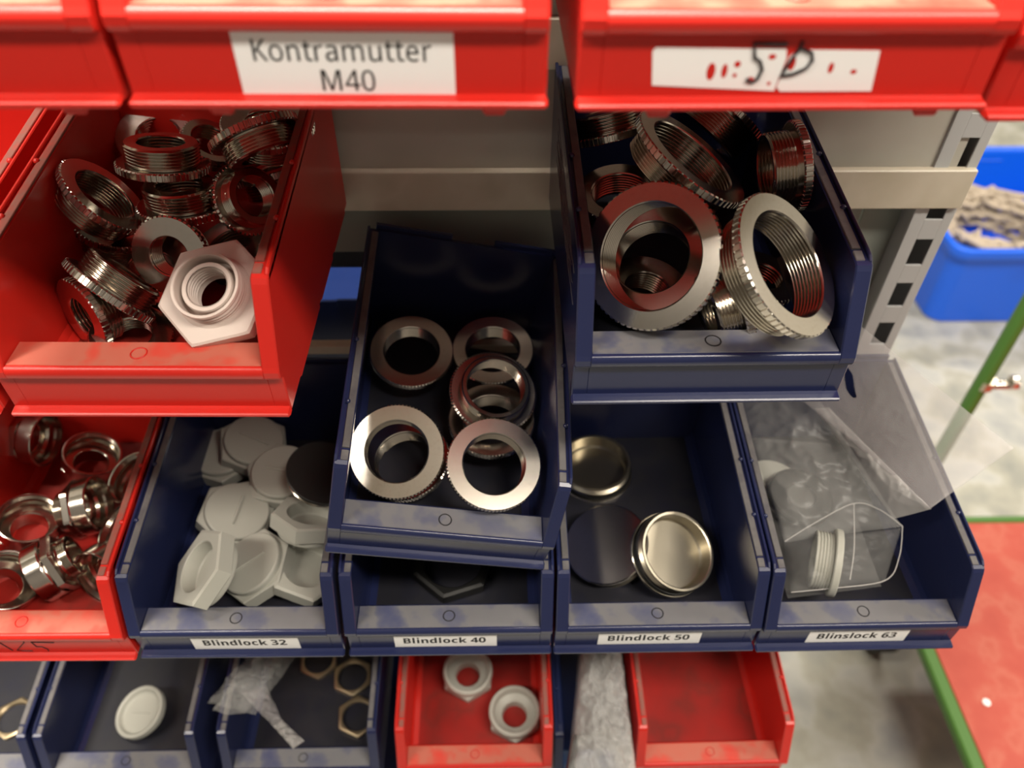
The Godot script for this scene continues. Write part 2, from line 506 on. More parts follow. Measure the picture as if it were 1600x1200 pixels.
func bin_meshes(w: float) -> Dictionary:
	var wi := w - 9.0
	var D := 213.0
	var hb := 102.0
	var out := {}
	var b := MB.new()
	var side := PackedVector2Array([Vector2(-5.5, 0.3), Vector2(-5.5, 24.8), Vector2(-2.6, 26.2), Vector2(-1.8, 28.0), Vector2(-1.8, 31.4), Vector2(-3.0, 34.0), Vector2(-19.0, 75.5), Vector2(-20.6, 78.2), Vector2(-23.0, 79.2), Vector2(-27.0, 79.6), Vector2(-D, hb - 2.2), Vector2(-D, 0.3)])
	var ridge := PackedVector2Array([Vector2(-21.5, 76.0), Vector2(-22.5, 79.6), Vector2(-25.5, 81.6), Vector2(-30.0, 82.4), Vector2(-D, hb), Vector2(-D, hb - 4.0), Vector2(-30.0, 76.0)])
	for k in [-1.0, 1.0]:
		b.sweep(side, minf(k * wi, k * w), maxf(k * wi, k * w), 0.7)
		b.sweep(ridge, minf(k * (w - 2.0), k * w), maxf(k * (w - 2.0), k * w), 0.5)
		# soft corner between wall and floor
		b.sweep(PackedVector2Array([Vector2(-D + 3, 3.5), Vector2(-24, 3.5), Vector2(-24, 4.5), Vector2(-D + 3, 4.5)]), minf(k * (wi - 7), k * wi), maxf(k * (wi - 7), k * wi), 0.1)
		b.flat(Vector3(k * (wi - 7.0), 4.5, -24) * MM, Vector3(k * (wi - 7.0), 4.5, -D + 2.0) * MM, Vector3(k * (wi - 2.0), 6.5, -D + 2.0) * MM, Vector3(k * (wi - 2.0), 6.5, -24) * MM, Vector3(-k, 2, 0))
		b.flat(Vector3(k * (wi - 2.0), 6.5, -24) * MM, Vector3(k * (wi - 2.0), 6.5, -D + 2.0) * MM, Vector3(k * (wi + 0.2), 11.5, -D + 2.0) * MM, Vector3(k * (wi + 0.2), 11.5, -24) * MM, Vector3(-k, 0.6, 0))
	# floor, back, and the hollow front beam
	b.sweep(PackedVector2Array([Vector2(-24, 0.3), Vector2(-24, 4), Vector2(-D + 2, 4), Vector2(-D + 2, 0.3)]), -wi - 0.5, wi + 0.5, 0.2)
	b.sweep(PackedVector2Array([Vector2(-D, 0.3), Vector2(-D, hb - 1.0), Vector2(-D + 3, hb - 1.0), Vector2(-D + 3, 0.3)]), -wi - 0.5, wi + 0.5, 0.4)
	b.sweep(PackedVector2Array([Vector2(-5.5, 0.3), Vector2(-5.5, 25.4), Vector2(-4.2, 33.6), Vector2(-22.0, 34.2), Vector2(-23.6, 33.2), Vector2(-24.6, 30.5), Vector2(-26.5, 5.0), Vector2(-26.5, 0.3)]), -wi - 0.5, wi + 0.5, 0.3)
	# flared foot under the label field
	b.sweep(PackedVector2Array([Vector2(-5.7, 0), Vector2(-0.4, 0), Vector2(0, 0.6), Vector2(0, 1.8), Vector2(-0.8, 2.4), Vector2(-3.4, 2.8), Vector2(-5.7, 3.4)]), -w - 0.4, w + 0.4, 1.2)
	out.body = b.done()
	var l := MB.new()
	l.sweep(PackedVector2Array([Vector2(-5.6, 25.2), Vector2(-2.6, 26.4), Vector2(-1.7, 27.6), Vector2(-1.5, 30.0), Vector2(-1.9, 32.2), Vector2(-3.2, 33.6), Vector2(-5.6, 34.2)]), -wi - 0.4, wi + 0.4, 0.3, true)
	out.lip = l.done()
	var g := MB.new()
	g.sweep(PackedVector2Array([Vector2(-4.6, 33.8), Vector2(-4.9, 34.4), Vector2(-22.0, 34.7), Vector2(-22.2, 34.0)]), -wi + 0.4, wi - 0.4, 0.15)
	out.ledge = g.done()
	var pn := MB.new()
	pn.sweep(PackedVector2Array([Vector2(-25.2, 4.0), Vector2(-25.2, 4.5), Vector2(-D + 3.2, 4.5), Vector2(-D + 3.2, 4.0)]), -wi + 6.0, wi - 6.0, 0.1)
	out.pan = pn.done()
	out.strip = []
	out.pegs = []
	for k in [-1.0, 1.0]:
		var q := MB.new()
		var xa := minf(k * (wi + 0.6), k * (w - 3.8))
		var xb := maxf(k * (wi + 0.6), k * (w - 3.8))
		q.sweep(PackedVector2Array([Vector2(-31.5, 78.6), Vector2(-31.5, 81.2), Vector2(-D + 4, hb - 1.2), Vector2(-D + 4, hb - 4)]), xa, xb, 0.3)
		q.sweep(PackedVector2Array([Vector2(-22.6, 77.6), Vector2(-23.4, 79.8), Vector2(-29.6, 80.9), Vector2(-29.6, 77.6)]), xa, xb, 0.3)
		out.strip.append(q.done())
		for zp in [-64.0, -112.0]:
			var pg := MB.new()
			var r := 1.9
			var rows := []
			for j in 7:
				var row := []
				for i in 13:
					var th := i * TAU / 12
					var ph := j * PI / 12
					row.append(Vector3(k * (w - 3.4) + r * cos(th) * cos(ph), 0, zp + r * sin(th) * cos(ph)) * MM + Vector3(0, (79.6 + (-zp - 27.0) * 0.1105 + 0.6 + r * 1.1 * sin(ph)) * MM, 0))
				rows.append(row)
			pg.sheet(rows)
			out.pegs.append(pg.done())
	var rg := MB.new()
	var ring := PackedVector3Array()
	for i in 28:
		ring.append(Vector3(4.1 * cos(i * TAU / 28), 34.62, -13.5 + 4.1 * sin(i * TAU / 28)) * MM)
	rg.tube(ring, 0.00042, 6, true)
	out.ring = rg.done()
	out.lips = []
	for e in [[-w + 6, -12.0], [20.0, w - 6]]:
		var h := MB.new()
		var f := w / 75.0
		h.sweep(PackedVector2Array([Vector2(-D + 0.2, hb - 8), Vector2(-D + 0.2, hb + 2.4), Vector2(-D - 2.4, hb + 2.4), Vector2(-D - 2.4, hb - 6)]), e[0] if e[0] < 0 else e[0] * f, e[1] if e[1] > 0 else e[1] * f, 0.4)
		out.lips.append(h.done())
	out.feet = []
	for k in [-1.0, 1.0]:
		for e in [[-34.0, -98.0], [-104.0, -150.0], [-156.0, -206.0]]:
			var ft := MB.new()
			ft.sweep(PackedVector2Array([Vector2(e[0], 0.5), Vector2(e[0], -2.2), Vector2(e[0] - 1.5, -3.0), Vector2(e[1] + 1.5, -3.0), Vector2(e[1], -2.2), Vector2(e[1], 0.5)]), minf(k * (w - 3.6), k * (w - 0.6)), maxf(k * (w - 3.6), k * (w - 0.6)), 0.4)
			out.feet.append(ft.done())
	out.tabs = []
	for x in [-44.0, 56.0]:
		var tb := MB.new()
		var f2 := w / 75.0
		tb.sweep(PackedVector2Array([Vector2(-3.5, 0.5), Vector2(-4, -3.6), Vector2(-5.5, -4.8), Vector2(-8, -4.2), Vector2(-9, 0.5)]), x * f2 - 4.5, x * f2 + 4.5, 1.2)
		out.tabs.append(tb.done())
	return out


func sans(bold := false) -> SystemFont:
	var f := SystemFont.new()
	f.font_names = PackedStringArray(["Droid Sans"])
	f.font_weight = 700 if bold else 400
	return f


func letters(text: String, height: float, ink: Material, parent: Node, p: Vector3, wide := 1.0, called := "lettering") -> MeshInstance3D:
	var tm := TextMesh.new()
	tm.text = text
	tm.font = sans(text.begins_with("Blin"))
	tm.font_size = 64
	tm.pixel_size = height / 64.0
	tm.depth = 0.00012
	tm.curve_step = 1.0
	var o := part(called, tm, ink, parent)
	o.position = p
	o.scale = Vector3(wide, 1, 1)
	return o


# a paper label on the front face of a bin: corners in the face's own millimetres
func paper(bin: Node3D, x0: float, x1: float, y0: float, y1: float, label: String) -> MeshInstance3D:
	var b := MB.new()
	b.box(Vector3(x0, y0, -5.6) * MM, Vector3(x1, y1, -5.2) * MM, 0.00005)
	return part("paper_label", b.done(), M.paper, bin, label)


# pen strokes: lists of points in the face's millimetres
func strokes(lines: Array, r: float, m: Material, parent: Node, z: float, called := "handwriting") -> void:
	var b := MB.new()
	for l in lines:
		var p := PackedVector3Array()
		for q in l:
			p.append(Vector3(q.x * MM, q.y * MM, z * MM))
		b.tube(p, r * MM, 8)
	part(called, b.done(), m, parent)


func bins() -> void:
	var Y := 1.5
	# top row
	make_bin("storage_bin", "red storage bin at the top left picture corner, without a label in view", at(Vector3(-0.2087, Y - 0.130, -0.272)), "red")
	var r1 := make_bin("storage_bin", "red storage bin in the top row with the white two line printed label", at(Vector3(-0.0555, Y - 0.1301, -0.2718), deg_to_rad(-0.55)), "red")
	var lab := paper(r1, -34.6, 42.0, 3.2, 25.2, "white two line printed label")
	letters("Kontramutter", 0.0104, M.ink, lab, Vector3(2.6, 18.8, -5.15) * MM, 1.0)
	letters("M40", 0.0104, M.ink, lab, Vector3(3.6, 8.2, -5.15) * MM, 1.0)
	var r1b := make_bin("storage_bin", "red storage bin in the top row with torn white tape and handwritten figures", at(Vector3(0.1051, Y - 0.1301, -0.2698), deg_to_rad(0.32)), "red")
	torn_label(r1b)
	make_bin("storage_bin", "red storage bin at the top right picture edge, mostly outside the frame", at(Vector3(0.2605, Y - 0.1375, -0.276)), "red")
	# second row
	make_bin("storage_bin", "red storage bin at the far left, only a shaded strip of its rim in view", at(Vector3(-0.3425, Y - 0.3143, -0.294)), "red")
	make_bin("storage_bin", "red storage bin full of metal rings with a pinkish plastic hexagon on top", at(Vector3(-0.18635, Y - 0.3143, -0.2925), deg_to_rad(-0.94)), "red")
	var u2 := make_bin("storage_bin", "dark blue storage bin full of the largest metal rings in the picture", at(Vector3(0.11707, Y - 0.3143, -0.2989), deg_to_rad(0.3)), "navy")
	# pale scuffs on the left outer wall
	var f := FastNoiseLite.new()
	f.seed = 12
	f.frequency = 0.06
	var sc := MB.new()
	for k in 16:
		var p := PackedVector3Array()
		var z0 := -168.0 + 9.0 * (k % 5)
		var len_ := 70.0 + 14.0 * (k % 4)
		for i in 24:
			var zz := z0 + len_ * i / 23.0
			p.append(Vector3(-75.02, 58.0 + 1.7 * k - (zz + 168.0) * 0.12 + 5.0 * f.get_noise_2d(zz, k * 31.0), zz) * MM)
		sc.tube(p, (0.16 + 0.05 * (k % 3)) * MM, 5)
	part("scuff_marks", sc.done(), M.navy_strip, u2, "pale scuff marks")
	# the tilted bin laid on the row below
	var ax := Vector3(6.496, 0.36, -11.532)
	make_bin("storage_bin", "dark blue storage bin lying askew on top of the third row, six rings inside", Transform3D(Basis(ax.normalized(), deg_to_rad(ax.length())), Vector3(-0.0408, Y - 0.4639, -0.2947)), "navy")
	# third row
	var b25 := make_bin("storage_bin", "red storage bin with figures in black pen, holding metal thread adapters", at(Vector3(-0.3425, Y - 0.5573, -0.2735), deg_to_rad(-0.6)), "red")
	strokes([[Vector2(-20, 22), Vector2(-14.7, 6.8)], [Vector2(-5, 24), Vector2(-1.2, 21), Vector2(-1.6, 18.6), Vector2(-11.5, 7.0), Vector2(-6.5, 6.2), Vector2(-0.3, 6.0)], [Vector2(20, 18.4), Vector2(7, 19.2), Vector2(4, 19.6), Vector2(5.0, 12.6), Vector2(9.0, 12.4), Vector2(11.5, 8.4), Vector2(11, 5.6)]], 0.42, M.marker, b25, -5.4)
	var b32 := make_bin("storage_bin", "dark blue storage bin labelled Blindlock 32 holding grey plastic plugs", at(Vector3(-0.18924, Y - 0.5573, -0.2737), deg_to_rad(-0.45)), "navy")
	printed(b32, -35.0, 43.0, "Blindlock 32")
	var b40 := make_bin("storage_bin", "dark blue storage bin labelled Blindlock 40, shaded by the bin lying across it", at(Vector3(-0.0352, Y - 0.5573, -0.273), deg_to_rad(-0.18)), "navy")
	printed(b40, -41.0, 34.6, "Blindlock 40")
	var b50 := make_bin("storage_bin", "dark blue storage bin labelled Blindlock 50 holding metal blanking caps", at(Vector3(0.1171, Y - 0.5573, -0.2726), 0.0), "navy")
	printed(b50, -42.4, 34.0, "Blindlock 50")
	var b63 := make_bin("storage_bin", "dark blue storage bin labelled Blinslock 63 holding a clear plastic bag", at(Vector3(0.2688, Y - 0.5573, -0.2717), deg_to_rad(0.19)), "navy")
	printed(b63, -37.6, 37.4, "Blinslock 63")
	# bottom row
	make_bin("storage_bin", "dark blue storage bin at the bottom left picture corner with one dark locknut", at(Vector3(-0.5175, Y - 0.8341, -0.276)), "navy")
	make_bin("storage_bin", "dark blue storage bin in the bottom row with one round grey plug", at(Vector3(-0.3615, Y - 0.8341, -0.276)), "navy")
	make_bin("storage_bin", "dark blue storage bin in the bottom row with thin hexagon locknuts", at(Vector3(-0.1905, Y - 0.8341, -0.276)), "navy")
	make_bin("storage_bin", "red storage bin in the bottom row with two grey plastic reducers", at(Vector3(-0.0231, Y - 0.8341, -0.2761)), "red")
	make_bin("storage_bin", "narrow bright blue storage bin in the bottom row stuffed with a crumpled bag", at(Vector3(0.0925, Y - 0.868, -0.282)), "bright", 37.0)
	make_bin("storage_bin", "empty red storage bin at the right end of the bottom row", at(Vector3(0.2082, Y - 0.8341, -0.2745), deg_to_rad(0.51)), "red")
	# a lower row, seen only through the gaps of the bottom row
	make_bin("storage_bin", "bright blue storage bin low in the rack, glimpsed left of the red reducer bin", at(Vector3(-0.12, Y - 1.09, -0.276)), "bright")
	make_bin("storage_bin", "dark blue storage bin low in the rack, glimpsed left of the torn clear strip", at(Vector3(-0.28, Y - 1.09, -0.276)), "navy")
	# bins hung on the other side of the rack
	for q in [[-0.155, "bright blue storage bin seen through the gap left of the askew bin", 0.0], [0.005, "bright blue storage bin behind the rack, hidden behind the askew bin", 0.0]]:
		make_bin("storage_bin", q[1], at(Vector3(q[0], Y - 0.553, -0.775), PI), "bright", 75.0, "bright blue bins behind the rack")


func printed(bin: Node3D, x0: float, x1: float, text: String) -> void:
	var l := paper(bin, x0, x1, 1.6 + 2.6, 20.4, "white printed paper label reading " + text)
	letters(text, 0.0106, M.ink, l, Vector3((x0 + x1) * 0.5 - 1.0, 13.4, -5.15) * MM, 1.0)


func torn_label(bin: Node3D) -> void:
	var l := MB.new()
	var poly := PackedVector2Array([Vector2(-47.8, 7.4), Vector2(-49.2, 19.6), Vector2(-48.2, 20.9), Vector2(-2.2, 20.2), Vector2(-1.4, 17.0), Vector2(-3.0, 5.2)])
	var poly2 := PackedVector2Array([Vector2(-2.4, 6.6), Vector2(-0.4, 17.6), Vector2(2.0, 20.0), Vector2(31.2, 19.6), Vector2(32.8, 5.0), Vector2(-0.8, 5.0)])
	for p in [poly, poly2]:
		var ids := Geometry2D.triangulate_polygon(p)
		for i in range(0, ids.size(), 3):
			for zz in [[-5.25, 1.0], [-5.6, -1.0]]:
				var nn := Vector3(0, 0, zz[1])
				l.tri(Vector3(p[ids[i]].x, p[ids[i]].y, zz[0]) * MM, Vector3(p[ids[i + 1]].x, p[ids[i + 1]].y, zz[0]) * MM, Vector3(p[ids[i + 2]].x, p[ids[i + 2]].y, zz[0]) * MM, nn, nn, nn)
		for i in p.size():
			var a: Vector2 = p[i]
			var c: Vector2 = p[(i + 1) % p.size()]
			l.flat(Vector3(a.x, a.y, -5.25) * MM, Vector3(c.x, c.y, -5.25) * MM, Vector3(c.x, c.y, -5.6) * MM, Vector3(a.x, a.y, -5.6) * MM, Vector3(c.y - a.y, a.x - c.x, 0))
	var o := part("paper_label", l.done(), M.paper, bin, "torn white paper label with red specks")
	strokes([[Vector2(-2.4, 21.9), Vector2(-8, 22.0), Vector2(-14.0, 22.2), Vector2(-12.8, 17.2), Vector2(-10.6, 16.0), Vector2(-9.2, 13.2), Vector2(-10.2, 9.6), Vector2(-11.6, 8.4), Vector2(-14.2, 9.6)], [Vector2(2.9, 23.0), Vector2(2.2, 20.8), Vector2(7.0, 19.0), Vector2(8.0, 16.2), Vector2(6.4, 13.4), Vector2(2.4, 11.4), Vector2(-2.0, 10.8), Vector2(-1.2, 12.6), Vector2(1.0, 18.0), Vector2(2.4, 20.6)]], 0.62, M.marker, o, -5.1)
	# red plastic that shows through the tears
	var red := MB.new()
	for q in [[-27.4, 12.4, 1.6, 3.2], [-22.6, 12.6, 1.1, 2.6], [-18.4, 15.0, 1.2, 1.2], [-18.6, 11.0, 0.8, 0.8], [-6.6, 17.6, 1.4, 1.0], [-12.6, 9.2, 1.6, 1.3], [-5.6, 8.0, 0.7, 0.7], [1.0, 15.2, 1.3, 2.6], [15.4, 13.6, 1.0, 2.0], [24.0, 12.2, 1.2, 0.9]]:
		var c := Vector3(q[0], q[1], -5.2) * MM
		var k := 10
		for i in k:
			var a0 := i * TAU / k
			var a1 := (i + 1) * TAU / k
			red.tri(c + Vector3(0, 0, 0.00008), c + Vector3(cos(a0) * q[2], sin(a0) * q[3], 0) * MM, c + Vector3(cos(a1) * q[2], sin(a1) * q[3], 0) * MM, Vector3.BACK, Vector3.BACK, Vector3.BACK)
	part("torn_spots", red.done(), M.red, o)


# ---- gland parts. Every mesh stands on its base with the broad face up (+y). Radii: flange, collar, bore; heights: collar, flange
func ring_shape(rf: float, rc: float, rh: float, cl: float, ft: float, teeth: int) -> Dictionary:
	var key := "ring%s_%s_%s_%s" % [rf, rc, rh, cl]
	if mesh_cache.has(key):
		return mesh_cache[key]
	var h := cl + ft
	var c := MB.new()
	var p := [[rh + 0.7, 0.0], [rc - 1.2, 0.0], [rc - 0.3, 0.9]]
	var y := 1.1
	while y < cl - 2.6:
		p.append_array([[rc, y], [rc, y + 0.3], [rc - 1.05, y + 1.0], [rc - 1.05, y + 1.15]])
		y += 1.9
	p.append_array([[rc, y], [rc, y + 0.3], [rc - 1.0, y + 0.9], [rc - 1.0, cl]])
	c.lathe(p, 96)
	var f := MB.new()
	f.lathe([[rc - 1.1, cl], [rf - 1.3, cl], [rf, cl + 0.7, 1], [rf, h - 0.6, 1], [rf - 0.9, h], [rh + 0.9, h], [rh + 0.2, h - 0.6]], 0, teeth)
	var b := MB.new()
	var q := [[rh + 0.2, h - 0.6]]
	y = h - 1.0
	while y > 2.2:
		q.append_array([[rh, y], [rh, y - 0.25], [rh + 1.1, y - 1.0], [rh + 1.1, y - 1.15]])
		y -= 2.0
	q.append_array([[rh, y], [rh, 0.7], [rh + 0.7, 0.0]])
	b.lathe(q, 96)
	mesh_cache[key] = {"c": c.done(), "f": f.done(), "b": b.done()}
	return mesh_cache[key]


const RINGS := {
	"ra": [27.6, 21.8, 13.6, 12.0, 5.0, 56], "rw": [27.6, 22.5, 17.6, 12.0, 5.0, 56], "rb": [23.0, 18.6, 11.0, 10.0, 4.5, 48], "rs": [18.5, 16.0, 12.2, 9.0, 3.5, 44], "r7": [22.5, 18.0, 12.0, 10.0, 4.5, 48],
	"ub": [39.0, 33.0, 28.0, 13.0, 5.0, 64], "ul": [33.0, 28.0, 23.0, 18.0, 5.0, 56], "uh": [38.0, 31.0, 22.0, 13.0, 5.0, 64], "u5": [26.0, 21.0, 17.0, 15.0, 5.0, 56], "um": [32.0, 25.0, 20.7, 9.0, 5.0, 80],
}


func build_item(kind: String, t: Node3D) -> void:
	if RINGS.has(kind):
		var r: Array = RINGS[kind]
		var s := ring_shape(r[0], r[1], r[2], r[3], r[4], r[5])
		part("knurled_flange", s.f, M.nickel, t)
		part("threaded_collar", s.c, M.nickel_thread, t)
		part("threaded_bore", s.b, M.nickel_thread, t)
		return
	if not mesh_cache.has(kind):
		mesh_cache[kind] = item_meshes(kind)
	for e in mesh_cache[kind]:
		part(e[0], e[1], M[e[2]], t)


func lathed(p: Array, seg := 72) -> ArrayMesh:
	var b := MB.new()
	b.lathe(p, seg)
	return b.done()


func thread(p: Array, r: float, depth: float, y0: float, y1: float, pitch := 1.5) -> void:
	# ridges added to a profile, upward outside or downward inside (depth below zero)
	var up := signf(y1 - y0)
	var y := y0
	while (y1 - y) * up >= pitch:
		p.append_array([[r, y], [r, y + 0.18 * pitch * up], [r - depth, y + 0.55 * pitch * up], [r - depth, y + 0.66 * pitch * up]])
		y += pitch * up
	p.append([r, y1])


func item_meshes(kind: String) -> Array:
	match kind:
		"cap":
			var a := [[29.0, 0.0], [30.6, 0.0], [31.0, 0.5]]
			thread(a, 31.0, 0.9, 1.0, 10.0, 2.0)
			a.append_array([[29.4, 10.3], [29.4, 13.6], [33.0, 13.6]])
			var inn := [[28.2, 0.3], [27.8, 12.0], [26.6, 13.6], [0.0, 13.8]]
			return [["disc", lathed([[32.6, 13.6], [33.3, 14.2], [33.5, 15.0], [33.4, 16.2], [32.6, 17.0], [0.0, 17.0]], 96), "nickel"], ["threaded_rim", lathed(a, 96), "nickel_dull"], ["inside", lathed([[29.0, 0.0], [28.2, 0.3]] + inn.slice(1), 96), "nickel_dull"], ["seal", lathed([[29.0, 10.4], [31.8, 10.4], [32.6, 11.6], [31.8, 13.5], [29.0, 13.5]], 96), "rubber"]]
		"disc":
			var a := [[26.0, 0.0], [27.0, 0.4]]
			thread(a, 27.0, 0.8, 0.8, 6.4)
			a.append_array([[28.6, 6.6], [29.0, 7.2]])
			return [["disc", lathed([[29.0, 7.2], [29.0, 9.4], [28.5, 10.0], [0.0, 10.0]], 96), "dark_metal"], ["threaded_rim", lathed([[0.0, 0.0]] + a, 96), "nickel_thread"]]
		"plug":
			var bar := MB.new()
			bar.box(Vector3(-0.0135, 0.0175, -0.001), Vector3(0.0135, 0.0199, 0.001), 0.0005)
			return [["hex_head", lathed([[19.6, 0.0], [29.0, 0.0, 2, 28.6], [31.4, 0.9, 2, 31.3], [31.4, 11.8, 2, 31.3], [30.4, 12.6, 2, 30.0], [25.4, 12.6]], 72), "grey_plastic"], ["disc", lathed([[25.4, 12.6], [25.4, 16.0], [25.0, 17.2], [24.0, 17.9], [0.0, 18.2]], 96), "grey_plastic"], ["recess", lathed([[19.6, 0.0], [19.0, 0.6], [18.4, 11.4], [17.4, 12.4], [0.0, 12.6]], 72), "grey_plastic"], ["bar", bar.done(), "grey_plastic"]]
		"fit":
			var male := [[13.0, 0.0], [15.9, 0.0], [16.5, 0.6]]
			thread(male, 16.5, 0.8, 1.0, 8.0)
			male.append([16.0, 9.0])
			var inn := []
			thread(inn, 21.4, -0.7, 29.4, 22.0)
			inn.append_array([[21.0, 18.0], [19.6, 15.6], [14.2, 15.0], [13.6, 14.4], [13.2, 0.4], [13.0, 0.0]])
			return [["threaded_end", lathed(male, 72), "nickel_thread"], ["hexagon", lathed([[16.0, 9.0], [21.6, 9.0, 2, 21.4], [24.4, 10.2, 2, 24.2], [24.4, 15.2, 2, 24.2], [22.6, 16.2, 2, 22.4]], 72), "nickel"], ["cup", lathed([[22.4, 16.2], [23.0, 16.8], [23.4, 18.0], [23.5, 29.0], [23.2, 29.8], [22.6, 30.0], [21.6, 29.8]], 96), "nickel"], ["bore", lathed(inn, 72), "nickel_thread"]]
		"wred":
			var col := [[20.6, 9.0]]
			thread(col, 18.6, 0.9, 10.5, 18.6, 2.3)
			col.append_array([[18.2, 20.0], [16.8, 20.0], [16.5, 19.4], [16.3, 9.5], [14.6, 9.0], [14.2, 9.6], [13.9, 16.4], [13.4, 17.4], [11.6, 17.4], [11.2, 17.0]])
			var inn := []
			thread(inn, 10.7, -1.3, 17.0, 1.0, 2.3)
			inn.append([11.4, 0.0])
			return [["hexagon", lathed([[11.4, 0.0], [29.0, 0.0, 2, 29.0], [31.6, 0.9, 2, 31.4], [31.6, 8.2, 2, 31.4], [30.2, 9.2, 2, 29.8], [20.4, 9.2]], 72), "pink_plastic"], ["double_collar", lathed(col, 96), "pink_plastic"], ["ribbed_bore", lathed(inn, 72), "pink_plastic"]]
		"gred":
			return [["hexagon", lathed([[12.6, 0.0], [24.0, 0.0, 2, 26.0], [27.6, 1.2, 2, 27.6], [28.6, 10.0, 2, 28.6], [27.0, 12.0, 2, 26.4], [25.0, 12.4]], 72), "grey_plastic"], ["round_rim", lathed([[25.4, 11.8], [26.2, 13.0], [26.6, 17.0], [26.4, 20.2], [25.2, 21.8], [23.4, 22.0], [22.4, 21.0]], 96), "grey_plastic"], ["funnel_bore", lathed([[22.4, 21.0], [20.6, 13.0], [14.6, 10.4], [13.2, 9.4], [12.6, 0.0]], 96), "grey_plastic"]]
		"nut":
			return [["nut_ring", lathed([[15.6, 0.0], [19.4, 0.0, 2, 19.4], [22.2, 0.7, 2, 21.8], [22.2, 4.0, 2, 21.8], [20.0, 4.5, 2, 19.6], [16.2, 4.5]], 72), "brass"], ["threaded_bore", lathed([[16.2, 4.5], [15.6, 4.0], [16.3, 3.3], [15.6, 2.6], [16.3, 1.9], [15.6, 1.2], [15.6, 0.0]], 72), "brass"]]
		"nutb":
			return [["nut_ring", lathed([[17.4, 0.0], [22.0, 0.0, 2, 22.0], [25.4, 0.9, 2, 25.0], [25.4, 7.0, 2, 25.0], [22.4, 8.0, 2, 22.0], [18.0, 8.0]], 72), "brass"], ["threaded_bore", lathed([[18.0, 8.0], [17.4, 7.4], [17.4, 0.0]], 72), "brass"]]
		"rplug":
			var bar := MB.new()
			bar.box(Vector3(-0.011, 0.0072, -0.0007), Vector3(0.011, 0.0092, 0.0007), 0.0003)
			return [["body", lathed([[0.0, 0.0], [21.0, 0.0], [22.0, 0.8], [22.0, 5.6], [25.6, 5.8], [26.2, 7.0], [26.2, 12.6], [25.4, 13.8], [24.0, 14.0], [22.4, 13.4]], 96), "grey_plastic"], ["dished_top", lathed([[22.4, 13.4], [20.6, 9.0], [19.0, 8.0], [0.0, 8.0]], 96), "grey_plastic"], ["bar", bar.done(), "grey_plastic"]]
		"rubber_nut":
			return [["nut_ring", lathed([[23.0, 0.0], [30.0, 0.0, 2, 30.0], [33.0, 0.9, 2, 32.6], [33.0, 9.0, 2, 32.6], [30.0, 10.0, 2, 30.0], [24.0, 10.0]], 72), "rubber"], ["bore", lathed([[24.0, 10.0], [23.0, 9.0], [23.0, 0.0]], 72), "rubber"]]
		"darkdisc":
			return [["disc", lathed([[0.0, 0.0], [25.0, 0.0], [26.0, 1.0], [26.0, 5.0], [25.0, 6.0], [12.0, 6.0]], 72), "rubber"], ["centre", lathed([[12.0, 6.0], [11.0, 4.6], [0.0, 4.6]], 48), "dark_metal"]]
		"wplug":
			var a := [[18.0, 0.0], [21.2, 0.0], [21.8, 0.6]]
			thread(a, 21.8, 1.0, 1.0, 12.6, 2.2)
			a.append_array([[21.0, 13.0], [25.0, 13.2], [25.6, 14.0]])
			return [["disc", lathed([[25.6, 14.0], [25.6, 17.6], [25.0, 18.4], [0.0, 18.4]], 96), "grey_plastic"], ["threaded_collar", lathed(a, 72), "grey_plastic"], ["recess", lathed([[18.0, 0.0], [18.6, -0.0], [18.2, 11.0], [0.0, 12.0]], 72), "grey_plastic"]]
	return []


